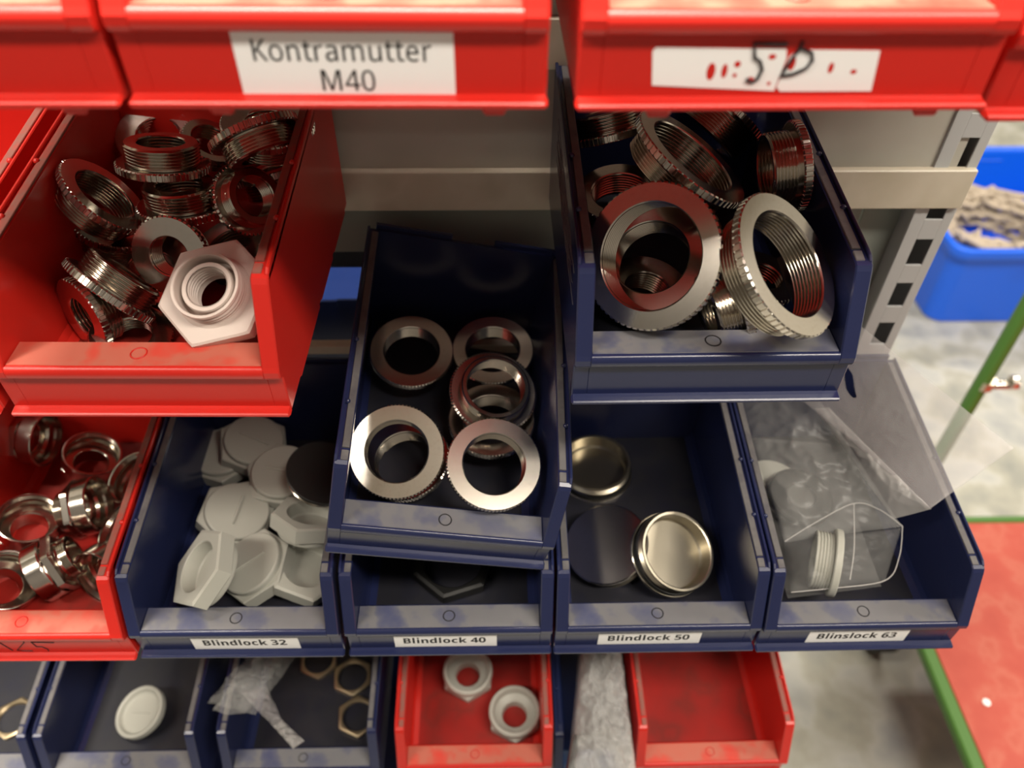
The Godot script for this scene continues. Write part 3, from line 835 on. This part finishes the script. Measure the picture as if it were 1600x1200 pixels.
func contents() -> void:
	var rows := [
		["locknut_ring", "rw", Vector3(-0.2417, 1.2394, -0.4094), Vector3(0.7443, 0.6367, -0.2014), 15, "nickel ring with wide threaded hole tilted against the left wall of the upper red bin", "ring", "metal rings in the upper red bin"],
		["locknut_ring", "ra", Vector3(-0.2003, 1.2681, -0.4427), Vector3(-0.0914, -0.9687, 0.2309), 19, "nickel ring sitting collar up at the top centre of the upper red bin heap", "ring", "metal rings in the upper red bin"],
		["locknut_ring", "ra", Vector3(-0.1911, 1.2481, -0.4280), Vector3(-0.0231, -0.9858, 0.1662), 6, "nickel ring lying collar up directly under the topmost ring in the upper red bin", "ring", "metal rings in the upper red bin"],
		["locknut_ring", "rs", Vector3(-0.1866, 1.2438, -0.4723), Vector3(0.5277, 0.8365, 0.1475), 46, "small pale nickel ring with a deep bore at the back of the upper red bin", "ring", "metal rings in the upper red bin"],
		["locknut_ring", "ra", Vector3(-0.1366, 1.2640, -0.4309), Vector3(-0.3776, 0.7602, -0.5287), 25, "nickel ring tilted knurl upward in the back right corner of the upper red bin", "ring", "metal rings in the upper red bin"],
		["locknut_ring", "r7", Vector3(-0.1455, 1.2414, -0.4245), Vector3(-0.6984, -0.5223, -0.4893), 30, "nickel ring reflecting red, half hidden behind the right wall of the upper red bin", "ring", "metal rings in the upper red bin"],
		["locknut_ring", "rb", Vector3(-0.1840, 1.2276, -0.3863), Vector3(-0.1190, 0.4126, 0.9031), 9, "broad faced nickel ring with a small bore behind the pinkish white plastic hexagon", "ring", "metal rings in the upper red bin"],
		["locknut_ring", "rb", Vector3(-0.2407, 1.2111, -0.4152), Vector3(0.3794, 0.9147, -0.1392), 5, "nickel ring lying flat beneath the tilted left ring in the upper red bin", "ring", "metal rings in the upper red bin"],
		["locknut_ring", "ra", Vector3(-0.2081, 1.2299, -0.3646), Vector3(-0.6061, -0.5202, 0.6017), 4, "nickel ring on edge showing bright knurl, left of the pinkish white hexagon", "ring", "metal rings in the upper red bin"],
		["locknut_ring", "rb", Vector3(-0.2249, 1.2098, -0.3576), Vector3(-0.6116, 0.1169, 0.7824), 1, "nickel ring in the front left corner of the upper red bin, facing left", "ring", "metal rings in the upper red bin"],
		["locknut_ring", "ub", Vector3(0.0916, 1.2481, -0.3477), Vector3(-0.5702, 0.5509, 0.6094), 25, "large nickel ring leaning back at front left of the upper blue bin, reflecting red", "ring", "metal rings in the upper blue bin"],
		["locknut_ring", "ub", Vector3(0.1378, 1.2530, -0.3254), Vector3(0.5783, 0.7316, 0.3610), 35, "large nickel ring with pale face and dark bore leaning right in the upper blue bin", "ring", "metal rings in the upper blue bin"],
		["locknut_ring", "ub", Vector3(0.1058, 1.2601, -0.4112), Vector3(0.5285, 0.8489, 0.0053), 58, "large tilted nickel ring with slotted bright knurl in the middle of the upper blue bin", "ring", "metal rings in the upper blue bin"],
		["locknut_ring", "ul", Vector3(0.1443, 1.2417, -0.5000), Vector3(0.6356, 0.7041, -0.3165), 18, "long threaded nickel ring lying behind the tilted middle ring of the upper blue bin", "ring", "metal rings in the upper blue bin"],
		["locknut_ring", "u5", Vector3(0.1581, 1.2666, -0.4089), Vector3(0.9884, 0.1514, -0.0155), 51, "nickel ring standing on edge against the right wall of the upper blue bin", "ring", "metal rings in the upper blue bin"],
		["locknut_ring", "rw", Vector3(0.0803, 1.2243, -0.4312), Vector3(-0.0802, 0.9853, 0.1507), 48, "nickel ring with bright stepped face lying by the left wall of the upper blue bin", "ring", "metal rings in the upper blue bin"],
		["locknut_ring", "ra", Vector3(0.0719, 1.2707, -0.4768), Vector3(0.2455, -0.8946, 0.3734), 3, "dark nickel ring upside down in the back left corner of the upper blue bin", "ring", "metal rings in the upper blue bin"],
		["locknut_ring", "uh", Vector3(0.0981, 1.2145, -0.3859), Vector3(-0.3578, 0.7929, 0.4933), 14, "nickel ring seen through the hole of the large left ring in the upper blue bin", "ring", "metal rings in the upper blue bin"],
		["locknut_ring", "ra", Vector3(0.1206, 1.2146, -0.3418), Vector3(0.9390, 0.2666, -0.2172), 33, "dark threaded nickel ring wedged between the two large front rings, upper blue bin", "ring", "metal rings in the upper blue bin"],
		["locknut_ring", "um", Vector3(-0.0649, 1.0811, -0.4485), Vector3(0.0866, 0.9568, 0.2776), 34, "nickel ring lying face up at the back left of the tilted blue bin", "ring", "metal rings in the tilted blue bin"],
		["locknut_ring", "um", Vector3(-0.0018, 1.0727, -0.4576), Vector3(0.0054, 0.9724, 0.2334), 23, "nickel ring lying face up at the back right of the tilted blue bin", "ring", "metal rings in the tilted blue bin"],
		["locknut_ring", "um", Vector3(0.0004, 1.1029, -0.3966), Vector3(-0.1846, -0.9200, -0.3458), 17, "nickel ring turned collar up in the middle right of the tilted blue bin", "ring", "metal rings in the tilted blue bin"],
		["locknut_ring", "um", Vector3(-0.0032, 1.0605, -0.3938), Vector3(0.0112, 0.9863, 0.1643), 49, "nickel ring lying beneath the collar up ring in the tilted blue bin", "ring", "metal rings in the tilted blue bin"],
		["locknut_ring", "um", Vector3(-0.0668, 1.0861, -0.3487), Vector3(0.0371, 0.8400, 0.5413), 11, "nickel ring with red reflection at front left of the tilted blue bin", "ring", "metal rings in the tilted blue bin"],
		["locknut_ring", "um", Vector3(-0.0031, 1.0803, -0.3398), Vector3(0.1382, 0.8933, 0.4276), 52, "nickel ring with warm pale face at front right of the tilted blue bin", "ring", "metal rings in the tilted blue bin"],
		["locknut_ring", "ra", Vector3(-0.1410, 1.2201, -0.4633), Vector3(-0.2548, 0.9174, -0.3058), 6, "nickel ring whose bright knurl peeks out under the back right ring, upper red bin", "ring", "metal rings in the upper red bin"],
		["locknut_ring", "ra", Vector3(-0.2241, 1.2323, -0.4978), Vector3(0.1010, 0.9091, 0.4041), 16, "pale nickel ring just peeking out behind the topmost ring of the upper red bin", "ring", "metal rings in the upper red bin"],
		["locknut_ring", "ra", Vector3(-0.1372, 1.2609, -0.4501), Vector3(0.1041, 0.9891, 0.1041), 13, "dull nickel ring at the far back right of the upper red bin", "ring", "metal rings in the upper red bin"],
		["locknut_ring", "ra", Vector3(-0.2131, 1.1914, -0.4009), Vector3(0.1013, 0.9621, 0.2532), 59, "nickel ring buried low beside the broad faced ring in the upper red bin", "ring", "metal rings in the upper red bin"],
		["locknut_ring", "ra", Vector3(-0.1641, 1.1932, -0.4222), Vector3(-0.2049, 0.9734, 0.1025), 1, "dark nickel ring buried under the red reflecting ring in the upper red bin", "ring", "metal rings in the upper red bin"],
		["locknut_ring", "rb", Vector3(-0.2139, 1.1837, -0.3505), Vector3(0.2036, 0.9671, 0.1527), 53, "shaded nickel ring on the front floor of the upper red bin, toothed edge showing", "ring", "metal rings in the upper red bin"],
		["locknut_ring", "ra", Vector3(0.0914, 1.1882, -0.3806), Vector3(0.1025, 0.9734, 0.2049), 41, "lowest nickel ring glimpsed deep inside the hole of the large left ring", "ring", "metal rings in the upper blue bin"],
		["locknut_ring", "rb", Vector3(0.1670, 1.1876, -0.3959), Vector3(0.2049, 0.9734, 0.1025), 51, "small dark nickel ring lying under the right leaning ring, upper blue bin", "ring", "metal rings in the upper blue bin"],
		["locknut_ring", "um", Vector3(-0.0635, 1.0555, -0.3625), Vector3(-0.0993, 0.9636, 0.2483), 16, "nickel ring hidden under the red reflecting front left ring, tilted blue bin", "ring", "metal rings in the tilted blue bin"],
		["hex_locknut", "nutb", Vector3(-0.0671, 1.0532, -0.4595), Vector3(0.0821, 0.9752, 0.2053), 51, "dark brass hexagon nut under the back left ring of the tilted blue bin", "nut", ""],
		["blanking_cap", "cap", Vector3(0.0874, 0.9642, -0.4403), Vector3(0.0300, -0.9994, -0.0200), 17, "nickel blanking cap lying open side up at the back of its blue bin", "cap", "blanking caps in the fifty bin"],
		["blanking_cap", "cap", Vector3(0.0922, 0.9539, -0.3551), Vector3(-0.3036, 0.9311, 0.2024), 12, "nickel blanking cap lying smooth disc side up, left of the tilted open cap", "cap", "blanking caps in the fifty bin"],
		["blanking_cap", "cap", Vector3(0.1407, 0.9809, -0.3367), Vector3(-0.3065, -0.8845, -0.3517), 10, "nickel blanking cap tilted open side up with dark grooves, front of its blue bin", "cap", "blanking caps in the fifty bin"],
		["hex_plug", "plug", Vector3(-0.2161, 0.9626, -0.4593), Vector3(0.2774, 0.9539, 0.1147), 25, "grey plastic hexagon plug at the back of the lower left blue bin, white bar showing", "plug", "grey plugs in the thirty two bin"],
		["hex_plug", "plug", Vector3(-0.2432, 0.9507, -0.4552), Vector3(0.0499, 0.9975, 0.0499), 14, "grey plastic hexagon plug lying left of and below the rearmost plug", "plug", "grey plugs in the thirty two bin"],
		["hex_plug", "plug", Vector3(-0.1807, 0.9654, -0.4217), Vector3(0.0610, 0.9871, 0.1480), 25, "grey plastic hexagon plug partly covered by the dark metal disc", "plug", "grey plugs in the thirty two bin"],
		["blanking_cap", "disc", Vector3(-0.1419, 0.9953, -0.4005), Vector3(0.3327, 0.9376, 0.1008), 19, "dark smooth metal blanking cap lying on a grey plug beside the tilted bin", "cap", ""],
		["hex_plug", "plug", Vector3(-0.2161, 0.9603, -0.3854), Vector3(0.3608, 0.9268, 0.1040), 12, "grey plastic hexagon plug lying flat in the middle of the lower left blue bin", "plug", "grey plugs in the thirty two bin"],
		["hex_plug", "plug", Vector3(-0.2187, 1.0007, -0.3160), Vector3(0.6485, -0.7498, -0.1317), 18, "grey plastic hexagon plug standing on edge, open recess facing left", "plug", "grey plugs in the thirty two bin"],
		["hex_plug", "plug", Vector3(-0.1846, 0.9561, -0.3392), Vector3(-0.3617, 0.9244, 0.1206), 0, "grey plastic hexagon plug with slanting bar at the front of the lower left blue bin", "plug", "grey plugs in the thirty two bin"],
		["hex_plug", "plug", Vector3(-0.1445, 0.9927, -0.3689), Vector3(-0.1749, -0.8847, 0.4321), 40, "grey plastic hexagon plug on its side beneath the dark metal disc", "plug", "grey plugs in the thirty two bin"],
		["hex_plug", "plug", Vector3(-0.1459, 0.9687, -0.3366), Vector3(-0.2517, -0.9665, -0.0503), 55, "grey plastic hexagon plug lying recess up in the front right corner of its bin", "plug", "grey plugs in the thirty two bin"],
		["thread_adapter", "fit", Vector3(-0.4165, 0.9863, -0.4580), Vector3(0.9910, -0.0516, 0.1239), 46, "dark nickel thread adapter lying on its side at the back of the lower red bin", "adapter", "thread adapters in the lower red bin"],
		["thread_adapter", "fit", Vector3(-0.3620, 0.9475, -0.4478), Vector3(0.4229, 0.9062, 0.0000), 54, "nickel thread adapter standing wide cup up at the back of the lower red bin", "adapter", "thread adapters in the lower red bin"],
		["thread_adapter", "fit", Vector3(-0.2974, 0.9489, -0.4257), Vector3(-0.3094, 0.9283, 0.2063), 54, "nickel thread adapter leaning on the back right wall, half hidden by red rim", "adapter", "thread adapters in the lower red bin"],
		["thread_adapter", "fit", Vector3(-0.3863, 0.9476, -0.3796), Vector3(0.3522, 0.9359, 0.0000), 56, "nickel thread adapter standing wide cup up at the left of the lower red bin", "adapter", "thread adapters in the lower red bin"],
		["thread_adapter", "fit", Vector3(-0.3529, 0.9705, -0.3880), Vector3(0.9757, 0.1612, -0.1481), 23, "nickel thread adapter on its side with dark mouth facing right, middle of lower red bin", "adapter", "thread adapters in the lower red bin"],
		["thread_adapter", "fit", Vector3(-0.2841, 0.9527, -0.3702), Vector3(-0.4581, 0.8653, 0.2036), 5, "nickel thread adapter leaning on the right wall at mid length, half hidden by red rim", "adapter", "thread adapters in the lower red bin"],
		["thread_adapter", "fit", Vector3(-0.3257, 0.9747, -0.3448), Vector3(-0.8653, -0.2036, 0.4581), 54, "shiny nickel thread adapter on its side, hexagon flats facing front, lower red bin", "adapter", "thread adapters in the lower red bin"],
		["thread_adapter", "fit", Vector3(-0.3861, 0.9527, -0.3255), Vector3(0.5880, 0.8018, 0.1069), 38, "ribbed nickel thread adapter cut by the left picture edge in the lower red bin", "adapter", "thread adapters in the lower red bin"],
		["thread_adapter", "fit", Vector3(-0.2947, 0.9582, -0.3522), Vector3(-0.3497, 0.3497, 0.8692), 21, "nickel thread adapter in the front right corner of the lower red bin, mouth facing front", "adapter", "thread adapters in the lower red bin"],
		["hex_reducer", "wred", Vector3(-0.1481, 1.2314, -0.3379), Vector3(-0.1083, 0.8469, 0.5205), 27, "pinkish white plastic hexagon reducer with ribbed bore on the heap in the upper red bin", "reducer", ""],
		["hex_reducer", "gred", Vector3(-0.0324, 0.6704, -0.3801), Vector3(0.0200, 0.9996, 0.0200), 42, "grey plastic hexagon reducer at the back of the bottom red bin, partly covered", "reducer", "grey reducers in the bottom red bin"],
		["hex_reducer", "gred", Vector3(0.0173, 0.6704, -0.3362), Vector3(-0.0200, 0.9996, 0.0200), 42, "grey plastic hexagon reducer standing at front right of the bottom red bin", "reducer", "grey reducers in the bottom red bin"],
		["hex_locknut", "nut", Vector3(-0.1572, 0.6704, -0.3828), Vector3(0.0000, 1.0000, 0.0000), 43, "thin brass hexagon locknut next to the right wall, bottom blue bin, farther one", "nut", "locknuts in the bottom blue bins"],
		["hex_locknut", "nut", Vector3(-0.1467, 0.6709, -0.3397), Vector3(0.0300, 0.9994, 0.0200), 13, "thin brass hexagon locknut next to the right wall, bottom blue bin, nearer one", "nut", "locknuts in the bottom blue bins"],
		["hex_locknut", "nut", Vector3(-0.1967, 0.6704, -0.4023), Vector3(0.0000, 1.0000, 0.0000), 13, "thin brass hexagon locknut mostly hidden under the blue bin above it", "nut", "locknuts in the bottom blue bins"],
		["hex_locknut", "nut", Vector3(-0.5033, 0.6704, -0.3441), Vector3(0.0000, 1.0000, 0.0000), 42, "dark locknut ring in the bottom blue bin at the left picture edge", "nut", ""],
		["round_plug", "rplug", Vector3(-0.3660, 0.6764, -0.3436), Vector3(-0.2532, 0.9621, 0.1013), 55, "round grey plastic plug with a dished top in the bottom left blue bin", "plug", ""],
	]
	for q in rows:
		build_item(q[1], thing(q[0], q[5], q[6], along(q[2], q[3], q[4] * 6.0), q[7]))
	# black part in the shaded bin and the pieces inside the clear bag
	build_item("rubber_nut", thing("hex_locknut", "black hexagon locknut in the deep shade of the Blindlock 40 bin", "nut", along(Vector3(-0.035, 0.9475, -0.345), Vector3(0, 1, 0), 0)))
	build_item("wplug", thing("threaded_plug", "white threaded plug at the front of the clear bag, threads facing left", "plug", along(Vector3(0.2405, 0.9855, -0.3255), Vector3(0.93, 0.1, 0.33), 0), "plugs in the clear bag"))
	build_item("wplug", thing("threaded_plug", "whitish plug lying blurred at the back left inside the clear bag", "plug", along(Vector3(0.2300, 0.9635, -0.400), Vector3(0.06, 1, 0.05), 0), "plugs in the clear bag"))
	build_item("darkdisc", thing("seal_disc", "dark round disc lying in the middle of the clear bag", "disc", along(Vector3(0.2470, 0.983, -0.383), Vector3(0.08, 1, 0.12), 0)))


# ---- clear bags
func patch(tl: Vector3, tr: Vector3, bl: Vector3, br: Vector3, nx: int, ny: int, bulge: float, crumple: float, seed_: int, freq := 60.0) -> Array:
	var f := FastNoiseLite.new()
	f.seed = seed_
	f.frequency = freq
	f.fractal_octaves = 3
	f.fractal_type = FastNoiseLite.FRACTAL_RIDGED
	var up := (tr - tl).cross(bl - tl).normalized()
	if up.y < 0:
		up = -up
	var g := []
	for j in ny + 1:
		var v := j / float(ny)
		var row := []
		for i in nx + 1:
			var u := i / float(nx)
			var p := tl.lerp(tr, u).lerp(bl.lerp(br, u), v)
			var e := sqrt(maxf(0.0, 16.0 * u * (1 - u) * v * (1 - v)))
			row.append(p + up * (bulge * e + crumple * f.get_noise_3dv(p) * (0.35 + 0.65 * e)))
		g.append(row)
	return g


func hang_hole(u: float, v: float) -> bool:
	var a := Vector2(0.66, 0.75)
	var d := Vector2(u - 0.19, v - 0.55)
	var l := d.dot(a)
	var c := d.dot(Vector2(-a.y, a.x)) - 0.012 * sin(l * 22.0)
	return absf(l) < 0.125 and absf(c) < 0.028 * sqrt(maxf(0.0, 1.0 - pow(l / 0.125, 4.0))) + 0.004


func bags() -> void:
	var t := thing("plastic_bag", "clear plastic bag with a punched hanging hole spilling out of the Blinslock 63 bin", "bag", at(Vector3(0.26, 0.975, -0.37)))
	var o := -t.position
	var flap := MB.new()
	flap.sheet(patch(Vector3(0.288, 1.092, -0.482) + o, Vector3(0.383, 1.06, -0.37) + o, Vector3(0.243, 1.052, -0.43) + o, Vector3(0.309, 1.046, -0.327) + o, 150, 130, 0.004, 0.0008, 5, 25.0), hang_hole)
	part("flap", flap.done(), M.film, t, "flat milky flap with hanging hole")
	var fold := MB.new()
	fold.sheet(patch(Vector3(0.254, 1.047, -0.424) + o, Vector3(0.264, 1.05, -0.422) + o, Vector3(0.2935, 1.022, -0.335) + o, Vector3(0.309, 1.046, -0.326) + o, 30, 70, 0.004, 0.005, 9, 22.0))
	part("fold", fold.done(), M.film_white, t, "bright folded edge")
	var top := MB.new()
	top.sheet(patch(Vector3(0.205, 1.022, -0.462) + o, Vector3(0.262, 1.045, -0.436) + o, Vector3(0.219, 0.995, -0.334) + o, Vector3(0.311, 1.0, -0.343) + o, 60, 70, 0.012, 0.005, 13, 17.0))
	part("front_film", top.done(), M.film_thin, t)
	var pocket := MB.new()
	pocket.sheet(patch(Vector3(0.219, 0.994, -0.335) + o, Vector3(0.311, 0.999, -0.343) + o, Vector3(0.2165, 0.9845, -0.297) + o, Vector3(0.290, 0.984, -0.306) + o, 60, 40, 0.01, 0.003, 17, 25.0))
	part("lower_pocket", pocket.done(), M.film_clear, t)
	for l in [[Vector3(0.219, 0.996, -0.334), Vector3(0.245, 1.004, -0.346), Vector3(0.277, 1.0075, -0.36), Vector3(0.296, 1.005, -0.356), Vector3(0.311, 1.001, -0.343)], [Vector3(0.311, 1.001, -0.343), Vector3(0.304, 0.992, -0.322), Vector3(0.29, 0.985, -0.306), Vector3(0.25, 0.985, -0.3), Vector3(0.2165, 0.985, -0.297)], [Vector3(0.277, 1.0075, -0.36), Vector3(0.268, 1.0, -0.325), Vector3(0.262, 0.988, -0.305)]]:
		var cv := Curve3D.new()
		for i in l.size():
			var tan: Vector3 = (l[mini(i + 1, l.size() - 1)] - l[maxi(i - 1, 0)]) / 6.0
			cv.add_point(l[i] + o, -tan, tan)
		var cr := MB.new()
		cr.tube(cv.tessellate(4, 3), 0.00045, 6)
		part("crease", cr.done(), M.film_white, t)
	var low := MB.new()
	low.sheet(patch(Vector3(0.205, 0.985, -0.45) + o, Vector3(0.29, 0.985, -0.44) + o, Vector3(0.2165, 0.976, -0.297) + o, Vector3(0.290, 0.976, -0.306) + o, 30, 36, -0.008, 0.002, 15, 25.0))
	part("back_film", low.done(), M.film_clear, t)
	var t2 := thing("plastic_bag", "twisted strip of clear plastic bag hanging into the bottom bin of hexagon locknuts", "bag", at(Vector3(-0.24, 0.745, -0.33)))
	o = -t2.position
	var a := MB.new()
	a.sheet(patch(Vector3(-0.243, 0.764, -0.366) + o, Vector3(-0.197, 0.762, -0.365) + o, Vector3(-0.274, 0.762, -0.318) + o, Vector3(-0.229, 0.755, -0.309) + o, 60, 60, 0.01, 0.012, 21, 40.0))
	part("strip", a.done(), M.film_thin, t2)
	var a2 := MB.new()
	a2.sheet(patch(Vector3(-0.232, 0.758, -0.364) + o, Vector3(-0.204, 0.768, -0.366) + o, Vector3(-0.268, 0.756, -0.312) + o, Vector3(-0.238, 0.752, -0.31) + o, 44, 44, 0.009, 0.012, 27, 55.0))
	part("inner_strip", a2.done(), M.film_thin, t2)
	var a3 := MB.new()
	a3.sheet(patch(Vector3(-0.246, 0.76, -0.328) + o, Vector3(-0.222, 0.762, -0.334) + o, Vector3(-0.211, 0.75, -0.30) + o, Vector3(-0.203, 0.752, -0.305) + o, 24, 36, 0.004, 0.008, 31, 60.0))
	part("torn_tail", a3.done(), M.film, t2)
	var a4 := MB.new()
	a4.sheet(patch(Vector3(-0.211, 0.75, -0.30) + o, Vector3(-0.203, 0.752, -0.305) + o, Vector3(-0.19, 0.745, -0.281) + o, Vector3(-0.181, 0.745, -0.288) + o, 16, 20, 0.003, 0.008, 37, 90.0))
	part("tail_tip", a4.done(), M.film_white, t2)
	var t3 := thing("plastic_bag", "crumpled whitish plastic bag stuffed between the two bottom red bins", "bag", at(Vector3(0.09, 0.70, -0.31)))
	o = -t3.position
	for k in 3:
		var c := MB.new()
		var d := Vector3(0.002 * k, -0.014 * k, 0.004 * k)
		c.sheet(patch(Vector3(0.09, 0.765, -0.42) + o + d, Vector3(0.122, 0.765, -0.42) + o + d, Vector3(0.063, 0.735, -0.255) + o + d, Vector3(0.127, 0.735, -0.255) + o + d, 40, 60, 0.022, 0.016, 41 + k * 7, 24.0 + 12.0 * k))
		part(["outer_film", "middle_film", "inner_film"][k], c.done(), M.film_white if k == 1 else M.film_thin, t3)
	build_item("rubber_nut", thing("hex_locknut", "dark part showing through the crumpled whitish bag between the red bins", "nut", along(Vector3(0.093, 0.722, -0.272), Vector3(0.2, 1, 0.3), 0)))
	# hints of a bag behind the reducers
	var t4 := thing("plastic_bag", "small crumpled clear bag at the back left of the bottom red reducer bin", "bag", at(Vector3(-0.06, 0.69, -0.43)))
	o = -t4.position
	var e := MB.new()
	e.sheet(patch(Vector3(-0.085, 0.70, -0.47) + o, Vector3(-0.03, 0.70, -0.47) + o, Vector3(-0.08, 0.70, -0.40) + o, Vector3(-0.04, 0.70, -0.395) + o, 24, 24, 0.01, 0.01, 51, 60.0))
	part("film", e.done(), M.film, t4)


# ---- what stands on the floor beyond the rack
func beyond() -> void:
	# trolley with a red deck in a green frame
	var t := thing("trolley", "low trolley with a worn red deck, green steel edge and green corner pole", "trolley", at(Vector3(1.2, 0, -0.35)))
	var o := -t.position
	var d := MB.new()
	d.box(Vector3(0.712, 0.285, -0.83) + o, Vector3(1.7, 0.3, 0.3) + o, 0.001)
	part("deck", d.done(), M.red_deck, t, "worn red deck")
	for q in [[Vector3(0.689, 0.282, -0.842), Vector3(0.711, 0.302, 0.305)], [Vector3(0.687, 0.24, -0.845), Vector3(1.705, 0.302, -0.831)], [Vector3(1.701, 0.24, -0.842), Vector3(1.72, 0.304, 0.305)], [Vector3(0.687, 0.24, 0.301), Vector3(1.72, 0.302, 0.32)]]:
		var f := MB.new()
		f.box(q[0] + o, q[1] + o, 0.003)
		part("edge_bar", f.done(), M.green, t, "green steel edge")
	var p := MB.new()
	p.tube(PackedVector3Array([Vector3(0.757, 0.24, -0.846) + o, Vector3(0.752, 0.7, -0.846) + o, Vector3(0.745, 1.12, -0.846) + o]), 0.0115, 20)
	part("pole", p.done(), M.green, t, "green corner pole")
	for q in [Vector3(0.76, 0.235, -0.77), Vector3(1.64, 0.235, -0.77), Vector3(0.76, 0.235, 0.24), Vector3(1.64, 0.235, 0.24)]:
		var w := MB.new()
		w.tube(PackedVector3Array([q + Vector3(-0.02, -0.165, 0) + o, q + Vector3(0.02, -0.165, 0) + o]), 0.07, 28)
		w.box(q + Vector3(-0.03, -0.1, -0.03) + o, q + Vector3(-0.022, 0.005, 0.03) + o)
		w.box(q + Vector3(0.022, -0.1, -0.03) + o, q + Vector3(0.03, 0.005, 0.03) + o)
		part("castor", w.done(), M.rubber, t)
	for q in [Vector3(0.93, 0.301, -0.62), Vector3(0.86, 0.301, -0.5), Vector3(0.755, 0.301, -0.497)]:
		var s := MB.new()
		s.lathe([[0.0, 0.0], [5.5, 0.0], [6.0, 0.5], [5.0, 1.6], [0.0, 2.0]], 20)
		var n := part("rivet", s.done(), M.paper, t, "pale round spot on the red deck")
		n.position = q + o
	# clamp on the pole: three short cylinders
	var c := thing("pipe_clamp", "small shiny metal clamp fixed to the green pole", "clamp", at(Vector3(0.757, 0.652, -0.846)))
	var c1 := MB.new()
	c1.tube(PackedVector3Array([Vector3(0, -0.008, 0), Vector3(0, 0.008, 0)]), 0.0145, 20)
	part("collar", c1.done(), M.nickel_dull, c)
	var c2 := MB.new()
	c2.tube(PackedVector3Array([Vector3(0.01, 0, 0.006), Vector3(0.045, 0.004, 0.01)]), 0.007, 14)
	part("screw", c2.done(), M.nickel, c)
	var c3 := MB.new()
	c3.lathe([[0.0, 0.0], [10.0, 0.0, 2, 9.6], [11.0, 1.0, 2, 10.8], [11.0, 8.0, 2, 10.8], [9.0, 9.0, 2, 9.4], [0.0, 9.0]], 36)
	var n3 := part("knob", c3.done(), M.nickel, c)
	n3.transform = Transform3D(Basis(Vector3.BACK, -PI / 2), Vector3(0.028, 0.012, 0.012))
	# blue tub with straps
	var b := thing("blue_tub", "bright blue plastic tub standing on the concrete floor beside the rack", "tub", at(Vector3(1.545, 0, -1.99)))
	var m := MB.new()
	var outer := []
	var rim := [[0.0, 0.0, 0.262, 0.238], [0.012, 0.0, 0.27, 0.246], [0.25, 0.0, 0.298, 0.272], [0.252, 0.0, 0.312, 0.286], [0.282, 0.0, 0.314, 0.288], [0.285, 0.0, 0.31, 0.284], [0.284, 0.0, 0.296, 0.27], [0.27, 0.0, 0.293, 0.267], [0.012, 0.0, 0.262, 0.238]]
	for q in rim:
		var row := []
		var rr := 0.05
		for i in 41:
			var th := i * TAU / 40.0
			var cx: float = q[2] - rr
			var cz: float = q[3] - rr
			row.append(Vector3(signf(cos(th)) * cx + rr * cos(th) if absf(cos(th)) > 1e-6 else 0.0, q[0], signf(sin(th)) * cz + rr * sin(th) if absf(sin(th)) > 1e-6 else 0.0))
		outer.append(row)
	m.sheet(outer)
	m.box(Vector3(-0.25, 0.004, -0.226), Vector3(0.25, 0.014, 0.226), 0.002)
	part("shell", m.done(), M.tub, b)
	for k in [-1.0, 1.0]:
		var h := MB.new()
		h.box(Vector3(-0.09, 0.225, k * 0.275 - 0.006), Vector3(0.09, 0.25, k * 0.275 + 0.012), 0.003)
		part("handle", h.done(), M.tub, b)
	var straps := MB.new()
	var f2 := FastNoiseLite.new()
	f2.seed = 77
	f2.frequency = 1.7
	for k in 26:
		var pts := PackedVector3Array()
		var r := 0.12 + 0.006 * (k % 9)
		for i in 40:
			var th2 := i * TAU / 40
			pts.append(Vector3(-0.06 + r * 1.05 * cos(th2) + 0.05 * f2.get_noise_2d(k * 9.0, i * 0.2), 0.12 + 0.0042 * k + 0.03 * f2.get_noise_2d(i * 0.25, k * 7.0), 0.03 + r * sin(th2) + 0.05 * f2.get_noise_2d(k * 5.0 + 40, i * 0.2)))
		straps.tube(pts, 0.0085, 8, true)
	var st := part("strap_coil", straps.done(), M.straw, self)
	st.position = Vector3(1.545, 0, -1.99)
	tag(st, "coil of beige straps lying in the bright blue tub", "straps")
	st.set_meta("kind", "stuff")
